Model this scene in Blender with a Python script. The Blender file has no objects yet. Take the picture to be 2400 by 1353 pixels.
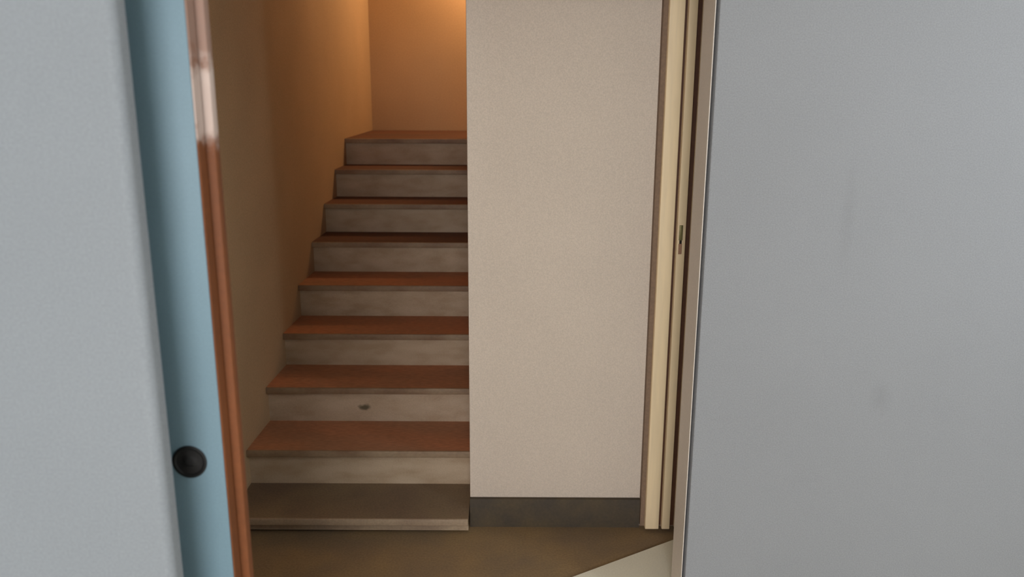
import bpy, bmesh, math
from mathutils import Vector, Matrix

C = bpy.context.scene.collection
S = bpy.context.scene

# ------------------------------------------------------------------ camera
PITCH, ROLL, EYE = math.radians(14.05), math.radians(0.25), 1.70
right = Vector((1, 0, 0))
fwd = Vector((0, math.cos(PITCH), -math.sin(PITCH)))
up = Vector((0, math.sin(PITCH), math.cos(PITCH)))
r2 = right * math.cos(ROLL) + up * math.sin(ROLL)
u2 = up * math.cos(ROLL) - right * math.sin(ROLL)
cd = bpy.data.cameras.new('camera')
cd.sensor_fit = 'HORIZONTAL'
cd.sensor_width = 36.0
cd.lens = 1960 / 2400 * 36.0
cd.clip_start = 0.02
cd.dof.use_dof = True
cd.dof.focus_distance = 2.8
cd.dof.aperture_fstop = 2.8
cam = bpy.data.objects.new('camera', cd)
C.objects.link(cam)
m = Matrix((r2, u2, -fwd)).transposed().to_4x4()
m.translation = (0, 0, EYE)
cam.matrix_world = m
S.camera = cam

# ------------------------------------------------------------------ world, lamps, exposure
w = bpy.data.worlds.new('world')
S.world = w
w.use_nodes = True
w.node_tree.nodes['Background'].inputs[0].default_value = (0.55, 0.58, 0.65, 1)
w.node_tree.nodes['Background'].inputs[1].default_value = 0.02
S.view_settings.view_transform = 'Standard'
S.view_settings.look = 'None'
S.view_settings.gamma = 1.0
S.view_settings.use_curve_mapping = False
S.view_settings.exposure = 0.0


def lamp(name, loc, power, col, radius):
    l = bpy.data.lights.new(name, 'POINT')
    l.energy = power
    l.color = col
    l.shadow_soft_size = radius
    o = bpy.data.objects.new(name, l)
    o.location = loc
    C.objects.link(o)
    return o


wd = bpy.data.lights.new('room_soft_fill', 'AREA')            # broad white area light added behind the viewer; its width softens the shadows
wd.shape = 'RECTANGLE'
wd.size, wd.size_y = 2.4, 1.0
wd.energy = 178
wd.color = (0.98, 0.98, 1.0)
wo = bpy.data.objects.new('room_soft_fill', wd)
wo.location = (-0.45, -4.40, 1.85)
wo.rotation_euler = (math.radians(86), 0, 0)                     # faces the stairs
C.objects.link(wo)
lamp('corner_fill', (2.05, 1.15, 1.75), 27, (0.90, 0.96, 1.0), 0.12)            # unseen fill added to brighten the right wall towards the right
lamp('landing_light', (-0.05, 5.57, 2.60), 31, (1.0, 0.64, 0.34), 0.10)     # warm lamp at the head of the stairs


# ------------------------------------------------------------------ helpers
def lin(r, g, b):
    f = lambda c: (c / 255 / 12.92) if c / 255 <= 0.04045 else ((c / 255 + 0.055) / 1.055) ** 2.4
    return (f(r), f(g), f(b), 1)


def mat(name, col, rough=0.6, var=0.06, scale=260.0, col2=None, blotch=0.0, bscale=3.0, bump=0.0, metal=0.0, stretch=None):
    """Plain paint or wood: base colour, fine grain (scale) and slow blotches (bscale), in world space."""
    M = bpy.data.materials.new(name)
    M.use_nodes = True
    nt = M.node_tree
    N, L = nt.nodes, nt.links
    b = N['Principled BSDF']
    b.inputs['Roughness'].default_value = rough
    b.inputs['Metallic'].default_value = metal
    geo = N.new('ShaderNodeNewGeometry')
    vec = geo.outputs['Position']
    if stretch:
        mp = N.new('ShaderNodeMapping')
        mp.inputs['Scale'].default_value = stretch
        L.new(vec, mp.inputs['Vector'])
        vec = mp.outputs['Vector']
    n1 = N.new('ShaderNodeTexNoise')
    n1.inputs['Scale'].default_value = scale
    n1.inputs['Detail'].default_value = 2.0
    L.new(vec, n1.inputs['Vector'])
    r1 = N.new('ShaderNodeMapRange')
    r1.inputs['From Min'].default_value = 0.3
    r1.inputs['From Max'].default_value = 0.7
    r1.inputs['To Min'].default_value = 1 - var
    r1.inputs['To Max'].default_value = 1 + var
    L.new(n1.outputs['Fac'], r1.inputs['Value'])
    n2 = N.new('ShaderNodeTexNoise')
    n2.inputs['Scale'].default_value = bscale
    n2.inputs['Detail'].default_value = 3.0
    L.new(vec, n2.inputs['Vector'])
    r2_ = N.new('ShaderNodeMapRange')
    r2_.inputs['From Min'].default_value = 0.35
    r2_.inputs['From Max'].default_value = 0.65
    L.new(n2.outputs['Fac'], r2_.inputs['Value'])
    mx = N.new('ShaderNodeMix')
    mx.data_type = 'RGBA'
    mx.inputs[6].default_value = col
    c2 = col2 if col2 else tuple(c * (1 - blotch) for c in col[:3]) + (1,)
    mx.inputs[7].default_value = c2
    L.new(r2_.outputs['Result'], mx.inputs[0])
    mu = N.new('ShaderNodeMix')
    mu.data_type = 'RGBA'
    mu.blend_type = 'MULTIPLY'
    mu.inputs[0].default_value = 1.0
    L.new(mx.outputs[2], mu.inputs[6])
    L.new(r1.outputs['Result'], mu.inputs[7])
    L.new(mu.outputs[2], b.inputs['Base Color'])
    if bump:
        bp = N.new('ShaderNodeBump')
        bp.inputs['Strength'].default_value = bump
        bp.inputs['Distance'].default_value = 0.002
        L.new(n1.outputs['Fac'], bp.inputs['Height'])
        L.new(bp.outputs['Normal'], b.inputs['Normal'])
    M['out'] = mu.name
    return M


def stain_or_sheen(M, spots, col, soft=0.4):
    """Adds dirt marks or a painted sheen: spots = (centre, radii, strength) in world metres, edges broken up by noise."""
    nt = M.node_tree
    N, L = nt.nodes, nt.links
    b = N['Principled BSDF']
    src = N[M['out']].outputs[2]
    geo = N.new('ShaderNodeNewGeometry')
    nz = N.new('ShaderNodeTexNoise')
    nz.inputs['Scale'].default_value = 45.0
    L.new(geo.outputs['Position'], nz.inputs['Vector'])
    for c, r, k in spots:
        s = N.new('ShaderNodeVectorMath')
        s.operation = 'SUBTRACT'
        s.inputs[1].default_value = c
        L.new(geo.outputs['Position'], s.inputs[0])
        d = N.new('ShaderNodeVectorMath')
        d.operation = 'DIVIDE'
        d.inputs[1].default_value = r
        L.new(s.outputs[0], d.inputs[0])
        ln = N.new('ShaderNodeVectorMath')
        ln.operation = 'LENGTH'
        L.new(d.outputs[0], ln.inputs[0])
        ad = N.new('ShaderNodeMath')
        ad.operation = 'MULTIPLY_ADD'
        ad.inputs[1].default_value = 0.9
        L.new(nz.outputs['Fac'], ad.inputs[0])
        L.new(ln.outputs['Value'], ad.inputs[2])
        mr = N.new('ShaderNodeMapRange')
        mr.interpolation_type = 'SMOOTHSTEP'
        mr.inputs['From Min'].default_value = 1.45
        mr.inputs['From Max'].default_value = 1.45 - soft
        mr.inputs['To Min'].default_value = 0.0
        mr.inputs['To Max'].default_value = k
        L.new(ad.outputs[0], mr.inputs['Value'])
        mx = N.new('ShaderNodeMix')
        mx.data_type = 'RGBA'
        mx.inputs[7].default_value = col
        L.new(mr.outputs['Result'], mx.inputs[0])
        L.new(src, mx.inputs[6])
        src = mx.outputs[2]
    L.new(src, b.inputs['Base Color'])
    return M


def link(name, bm, material, parent=None, smooth=True, loc=(0, 0, 0)):
    bmesh.ops.recalc_face_normals(bm, faces=bm.faces)
    me = bpy.data.meshes.new(name)
    bm.to_mesh(me)
    bm.free()
    me.materials.append(material)
    if smooth:
        for p in me.polygons:
            p.use_smooth = True
        me.set_sharp_from_angle(angle=math.radians(40))
    o = bpy.data.objects.new(name, me)
    o.location = loc
    C.objects.link(o)
    if parent:
        o.parent = parent
    return o


def box(x0, x1, y0, y1, z0, z1, bevel=0.0, seg=2, edges=None):
    """Box; bevel all edges, or only those for which edges(mid-point, direction) is true."""
    bm = bmesh.new()
    bmesh.ops.create_cube(bm, size=1.0)
    for v in bm.verts:
        v.co = Vector((x0 if v.co.x < 0 else x1, y0 if v.co.y < 0 else y1, z0 if v.co.z < 0 else z1))
    if bevel:
        es = []
        for e in bm.edges:
            mid = (e.verts[0].co + e.verts[1].co) / 2
            d = (e.verts[1].co - e.verts[0].co).normalized()
            if edges is None or edges(mid, d):
                es.append(e)
        bmesh.ops.bevel(bm, geom=es, offset=bevel, segments=seg, profile=0.5, affect='EDGES')
    return bm


def prism(pts, z0, z1):
    bm = bmesh.new()
    lo = [bm.verts.new((x, y, z0)) for x, y in pts]
    hi = [bm.verts.new((x, y, z1)) for x, y in pts]
    bm.faces.new(lo[::-1])
    bm.faces.new(hi)
    n = len(pts)
    for i in range(n):
        bm.faces.new((lo[i], lo[(i + 1) % n], hi[(i + 1) % n], hi[i]))
    return bm


def lathe(profile, seg=48):
    """Profile of (radius, depth along -Y) turned about the Y axis."""
    bm = bmesh.new()
    rings = []
    for r, y in profile:
        if r < 1e-6:
            rings.append([bm.verts.new((0, y, 0))])
        else:
            rings.append([bm.verts.new((r * math.cos(2 * math.pi * i / seg), y, r * math.sin(2 * math.pi * i / seg))) for i in range(seg)])
    for a, b in zip(rings, rings[1:]):
        if len(a) == 1 and len(b) == 1:
            continue
        for i in range(seg):
            j = (i + 1) % seg
            if len(a) == 1:
                bm.faces.new((a[0], b[i], b[j]))
            elif len(b) == 1:
                bm.faces.new((a[i], b[0], a[j]))
            else:
                bm.faces.new((a[i], b[i], b[j], a[j]))
    return bm


def tag(o, label, cat=None, kind=None, group=None):
    o['label'] = label
    if cat:
        o['category'] = cat
    if kind:
        o['kind'] = kind
    if group:
        o['group'] = group
    return o


def empty(name, loc, label, cat, kind=None):
    o = bpy.data.objects.new(name, None)
    o.empty_display_size = 0.1
    o.location = loc
    C.objects.link(o)
    return tag(o, label, cat, kind)


# ------------------------------------------------------------------ materials
white_paint = mat('white_wall_paint', lin(147, 152, 158), 0.7, 0.08, 240, blotch=0.03, bump=0.15)
grey_paint = mat('grey_wall_paint', lin(148, 149, 152), 0.7, 0.08, 240, blotch=0.04, bscale=1.6, bump=0.15)
stain_or_sheen(grey_paint, [((0.972, 2.4, 1.32), (0.030, 0.3, 0.22), 0.16), ((1.13, 2.4, 0.76), (0.045, 0.3, 0.07), 0.22)], lin(120, 120, 122), 0.9)
cream_paint = mat('cream_wall_paint', lin(214, 198, 182), 0.7, 0.08, 220, blotch=0.03, bump=0.15)
landing_paint = mat('landing_paint', lin(190, 156, 118), 0.8, 0.08, 140, blotch=0.1, bscale=1.5, bump=0.15)
stair_paint = mat('stairwell_paint', lin(200, 170, 132), 0.8, 0.08, 160, blotch=0.12, bscale=1.5, bump=0.15)
blue_paint = mat('pale_blue_paint', lin(120, 148, 162), 0.5, 0.04, 240, blotch=0.06, bscale=4, bump=0.1)
ceiling_paint = mat('ceiling_paint', lin(225, 225, 222), 0.8, 0.03)
raw_wood = mat('pale_raw_wood', lin(248, 222, 180), 0.55, 0.05, 60, blotch=0.08, bscale=6, stretch=(1, 1, 0.08))
dark_wood = mat('dark_wood', lin(84, 48, 24), 0.6, 0.1, 80)
jamb_wood = mat('brown_jamb_with_sheen', lin(128, 70, 28), 0.65, 0.06, 90, blotch=0.15, bscale=5)
stain_or_sheen(jamb_wood, [((-0.53, 1.5, 1.66), (0.2, 0.2, 0.085), 0.75), ((-0.53, 1.5, 1.86), (0.2, 0.2, 0.22), 0.3)], lin(226, 206, 196), 0.55)  # pale reflected sheen on the upper jamb, painted in as two soft spots
riser_paint = mat('worn_grey_riser_paint', lin(194, 172, 146), 0.7, 0.08, 150, col2=lin(176, 152, 124), bscale=7, stretch=(1, 1, 2.5))
scuffed_paint = mat('scuffed_grey_riser_paint', lin(196, 174, 150), 0.7, 0.08, 150, col2=lin(180, 156, 130), bscale=7, stretch=(1, 1, 2.5))
stain_or_sheen(scuffed_paint, [((-0.648, 3.44, 0.297), (0.034, 0.1, 0.020), 0.9)], lin(84, 76, 56), 0.7)
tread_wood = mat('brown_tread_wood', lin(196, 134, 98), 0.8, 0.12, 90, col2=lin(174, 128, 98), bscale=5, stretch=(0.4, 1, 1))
top_tread_wood = mat('dimmed_tread_wood', lin(112, 74, 54), 0.85, 0.12, 90, col2=lin(98, 70, 54), bscale=5, stretch=(0.4, 1, 1))  # upper treads darkened in colour to offset the landing lamp
low_riser_wood = mat('dull_brown_riser', lin(168, 146, 120), 0.7, 0.1, 120, col2=lin(146, 124, 102), bscale=6)
low_tread_wood = mat('dull_brown_tread', lin(138, 118, 92), 0.75, 0.12, 120, col2=lin(122, 102, 84), bscale=5)
nosing_paint = mat('worn_nosing_paint', lin(160, 138, 112), 0.6, 0.1, 110, col2=lin(132, 104, 80), bscale=8, stretch=(0.6, 1, 1))
floor_wood = mat('brown_floor', lin(154, 126, 88), 0.8, 0.12, 120, col2=lin(134, 112, 86), bscale=4)
pale_floor = mat('cream_floor', lin(250, 243, 222), 0.6, 0.04, 160, blotch=0.06)
casing_paint = mat('pale_casing_paint', lin(234, 222, 210), 0.55, 0.04, 200, blotch=0.06)
side_wood = mat('shaded_side_wood', lin(130, 106, 86), 0.75, 0.1, 90)  # shade along the frame's left side, put into this dark brown
board_wood = mat('dark_baseboard_wood', lin(86, 72, 50), 0.75, 0.1, 100, col2=lin(70, 60, 48), bscale=9)
black_metal = mat('blackened_metal', lin(24, 23, 23), 0.6, 0.1, 200, metal=0.2)
cup_metal = mat('dark_cup_metal', lin(38, 36, 36), 0.65, 0.2, 130, metal=0.2)
brass = mat('tarnished_brass', lin(126, 116, 74), 0.45, 0.1, 200, metal=0.4)
hole_dark = mat('dark_hole', lin(38, 26, 16), 0.8, 0.1)

# ------------------------------------------------------------------ setting
ST = 'structure'
tag(link('floor', prism([(-3.0, -4.6), (3.0, -4.6), (3.0, 3.3), (-1.3, 3.3), (-3.0, 3.3)], -0.1, 0.0), floor_wood),
    'brown floor in front of the stairs', 'floor', ST)
# pale floor of the near room, its edge running slantwise from the right door frame
sl = lambda x: 2.852 + (x - 0.6206) * 0.6195
bm = prism([(-2.39, -4.4), (2.39, -4.4), (2.39, 2.39), (0.66, 2.39), (0.66, sl(0.66)), (-0.45, sl(-0.45)), (-0.45, 1.36), (-2.39, 1.36)], 0.0, 0.006)
tag(link('floor', bm, pale_floor), 'pale cream floor at the foot of the tan door frame', 'floor', ST)

vert = lambda side: (lambda mid, d: abs(d.z) > 0.9 and side(mid))
# left wall, bull-nosed at its end
bm = box(-2.4, -0.5900, 1.296, 1.336, 0, 2.45, 0.018, 8, vert(lambda q: q.x > -1 and q.y < 1.31))
tag(link('wall_left', bm, white_paint), 'white wall at the left with a rounded end beside the blue sliding door', 'wall', ST)
# rear skin of the pocket
tag(link('wall_pocket', box(-2.4, -0.56, 1.518, 1.56, 0, 2.45), stair_paint), 'wall skin behind the blue sliding door', 'wall', ST)
# right wall
tag(link('wall_right', box(0.5635, 2.4, 2.40, 2.585, 0, 2.45, 0.006, 2, vert(lambda q: q.x < 1)), grey_paint),
    'plain grey white wall at the right with faint smudges', 'wall', ST)
tag(link('trim_casing', box(0.5520, 0.5545, 2.404, 2.552, 0, 2.45, 0.0006, 1), casing_paint), 'narrow pale casing strip along the edge of the grey right wall', 'trim', ST)
# hall wall next to the stairs
tag(link('wall_hall', box(-0.1600, 1.40, 2.965, 3.27, 0, 4.0, 0.004, 2, vert(lambda q: q.x < 0 and q.y < 3.0)), cream_paint),
    'cream wall right of the staircase, facing the room', 'wall', ST)
tag(link('baseboard_hall', box(-0.1600, 0.5005, 2.948, 2.9655, 0, 0.1195, 0.004, 2, lambda q, d: abs(d.x) > 0.9 and q.z > 0.1 and q.y < 2.95), board_wood),
    'dark brown baseboard along the foot of the cream wall', 'baseboard', ST)
tag(link('wall_hall_side', box(1.40, 1.5, 2.585, 3.27, 0, 4.0), cream_paint), 'short side wall of the hall', 'wall', ST)
tag(link('wall_stair_right', box(-0.160, -0.07, 3.27, 5.35, 0, 4.0), stair_paint), 'stairwell wall on the right of the steps', 'wall', ST)
wl = tag(link('wall_stair_left', box(-0.12, 0, -1.66, 2.90, 0, 4.0), stair_paint, loc=(-1.0745, 3.2, 0)), 'brownish stairwell wall on the left of the steps', 'wall', ST)
wl.rotation_euler.z = -math.atan(0.0338)
tag(link('wall_landing', box(-1.2, 1.6, 5.95, 6.05, 0, 4.0), landing_paint), 'orange lit wall at the head of the stairs', 'wall', ST)
tag(link('wall_landing_side', box(1.5, 1.6, 3.27, 5.95, 0, 4.0), stair_paint), 'side wall of the upper landing', 'wall', ST)
tag(link('ceiling_stairwell', box(-1.2, 1.6, 2.30, 6.05, 4.0, 4.06), ceiling_paint), 'ceiling above the stairs', 'ceiling', ST)
tag(link('wall_header', box(-1.2, 1.6, 2.405, 2.585, 2.45, 4.0), ceiling_paint), 'wall above the room ceiling', 'wall', ST)
tag(link('trim_unseen_shade_lintel', box(-1.074, 0.559, 2.405, 2.585, 1.985, 2.45), cream_paint), 'unseen low lintel over the opening to the stairs, shading the cream wall', 'trim', ST)  # unseen; hung low to shade the top of the cream wall
# room behind the viewer
tag(link('ceiling', box(-2.5, 2.5, -4.5, 2.40, 2.45, 2.52), ceiling_paint), 'white ceiling of the near room', 'ceiling', ST)
tag(link('wall_west', box(-2.5, -2.4, -4.5, 1.56, 0, 2.45), white_paint), 'white left side wall of the near room', 'wall', ST)
tag(link('wall_east', box(2.4, 2.5, -4.5, 2.585, 0, 2.45), white_paint), 'white right side wall of the near room', 'wall', ST)
tag(link('wall_south', box(-2.5, 2.5, -4.6, -4.5, 0, 2.45), white_paint), 'white wall behind the viewer', 'wall', ST)

# left jamb post behind the door
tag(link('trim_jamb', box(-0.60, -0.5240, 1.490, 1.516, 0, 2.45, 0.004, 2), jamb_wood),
    'brown wooden jamb with a painted pale sheen, right of the blue door', 'trim', ST)

# ------------------------------------------------------------------ blue sliding door
d1 = empty('door_1', (-0.95, 1.465, 0.008), 'pale blue sliding door with a round black finger pull', 'door', ST)


def child(name, bm, material, parent, **k):
    o = link(name, bm, material, parent, **k)
    o.matrix_parent_inverse = Matrix.Translation(-Vector(parent.location))
    return o


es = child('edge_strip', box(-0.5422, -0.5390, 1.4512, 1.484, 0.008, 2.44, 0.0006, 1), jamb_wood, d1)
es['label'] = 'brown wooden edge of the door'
child('door_panel', box(-1.40, -0.5420, 1.450, 1.484, 0.008, 2.44, 0.0025, 2), blue_paint, d1)
pull = child('finger_pull', lathe([(0.0325, 0.0), (0.0325, -0.0022), (0.0305, -0.0034), (0.0270, -0.0034), (0.0258, -0.0024), (0.0250, -0.0006), (0, -0.0006)]),
             black_metal, d1, loc=(-0.6060, 1.4500, 0.9975))
pull['label'] = 'round black finger pull'
cup = link('cup', lathe([(0.0246, -0.0007), (0.020, -0.0009), (0.011, -0.0012), (0.010, -0.0020), (0.006, -0.0024), (0, -0.0025)], 32), cup_metal, pull)
slot = link('slot', box(-0.008, 0.008, -0.0030, -0.0022, -0.0095, -0.0065, 0.0003, 1), black_metal, pull)

# ------------------------------------------------------------------ tan frame of the right door
d2 = empty('door_2', (0.60, 2.96, 0.0), 'tan wooden door edge and stiles with dark gaps and a small latch plate', 'door', ST)
rnd = lambda mid, d: abs(d.z) > 0.9 and mid.y < 2.95
s1 = child('stile', box(0.5180, 0.5705, 2.910, 2.964, 0.016, 2.45, 0.003, 2, rnd), raw_wood, d2)
s2 = child('stile', box(0.5820, 0.6125, 2.910, 2.964, 0.016, 2.45, 0.003, 2, rnd), raw_wood, d2)
s3 = child('stile', box(0.6320, 0.6800, 2.910, 2.964, 0.016, 2.45, 0.003, 2, rnd), raw_wood, d2)
b1 = child('backing_board', box(0.5150, 0.6795, 2.935, 2.9645, 0.018, 2.449), dark_wood, d2)
b1['label'] = 'dark backing board seen in the gaps'
sb = child('shaded_side', box(0.5010, 0.5178, 2.932, 2.9645, 0.016, 2.45, 0.001, 1), side_wood, d2)
sb['label'] = 'side of the frame next to the cream wall, its shade painted in dark brown'
plate = child('latch_plate', box(0.5885, 0.6015, 2.9075, 2.9105, 1.150, 1.204, 0.0012, 2), brass, d2)
hole = child('latch_hole', box(0.5905, 0.5990, 2.9065, 2.9085, 1.138, 1.150, 0.0008, 1), hole_dark, d2)
lip = child('latch_lip', box(0.5888, 0.6008, 2.9082, 2.9105, 1.100, 1.138, 0.001, 1), mat('stained_latch_lip', lin(166, 124, 98), 0.6, 0.1), d2)
lip['label'] = 'brown stained lower end of the latch plate'

# ------------------------------------------------------------------ staircase
D = [2.897, 3.160, 3.442, 3.720, 4.003, 4.285, 4.566, 4.845, 5.123]
Z = [0.075, 0.232, 0.396, 0.555, 0.716, 0.877, 1.035, 1.194, 1.350]


def xl(y):
    return -1.0745 if y < 3.0 else -1.0745 + (y - 3.2) * 0.0338


st = empty('staircase', (-0.6, 2.897, 0.0), 'steep staircase of brown treads and worn grey risers climbing between two walls', 'staircase')
OV, TH = 0.03, 0.028
for k in range(9):
    y, z = D[k], Z[k]
    zb = 0.014 if k == 0 else Z[k - 1]
    yb = D[k + 1] + 0.01 if k < 8 else 5.945
    xr = -0.1635
    rm = low_riser_wood if k == 0 else (scuffed_paint if k == 2 else riser_paint)
    r = child('riser', box(xl(y), xr, y, y + 0.018, zb, z - TH + 0.001), rm, st)
    if k == 0:
        r['label'] = 'low dull brown riser at the floor'
    if k == 2:
        r['label'] = 'grey riser with a small dark scuff'
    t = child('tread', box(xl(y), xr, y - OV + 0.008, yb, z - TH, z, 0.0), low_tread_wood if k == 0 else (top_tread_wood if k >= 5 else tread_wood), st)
    nb = box(xl(y), xr, y - OV, y - OV + 0.0095, z - TH + 0.0005, z + 0.0004, 0.004, 3, lambda mid, d: abs(d.x) > 0.9 and mid.y < y - OV + 0.004)
    no = link('nosing', nb, low_riser_wood if k == 0 else nosing_paint, t)
# the upper landing continues right behind the stair wall
tag(link('floor_landing', box(-0.160, 1.5, 5.355, 5.945, 1.322, 1.350), tread_wood), 'upper landing floor', 'floor', ST)
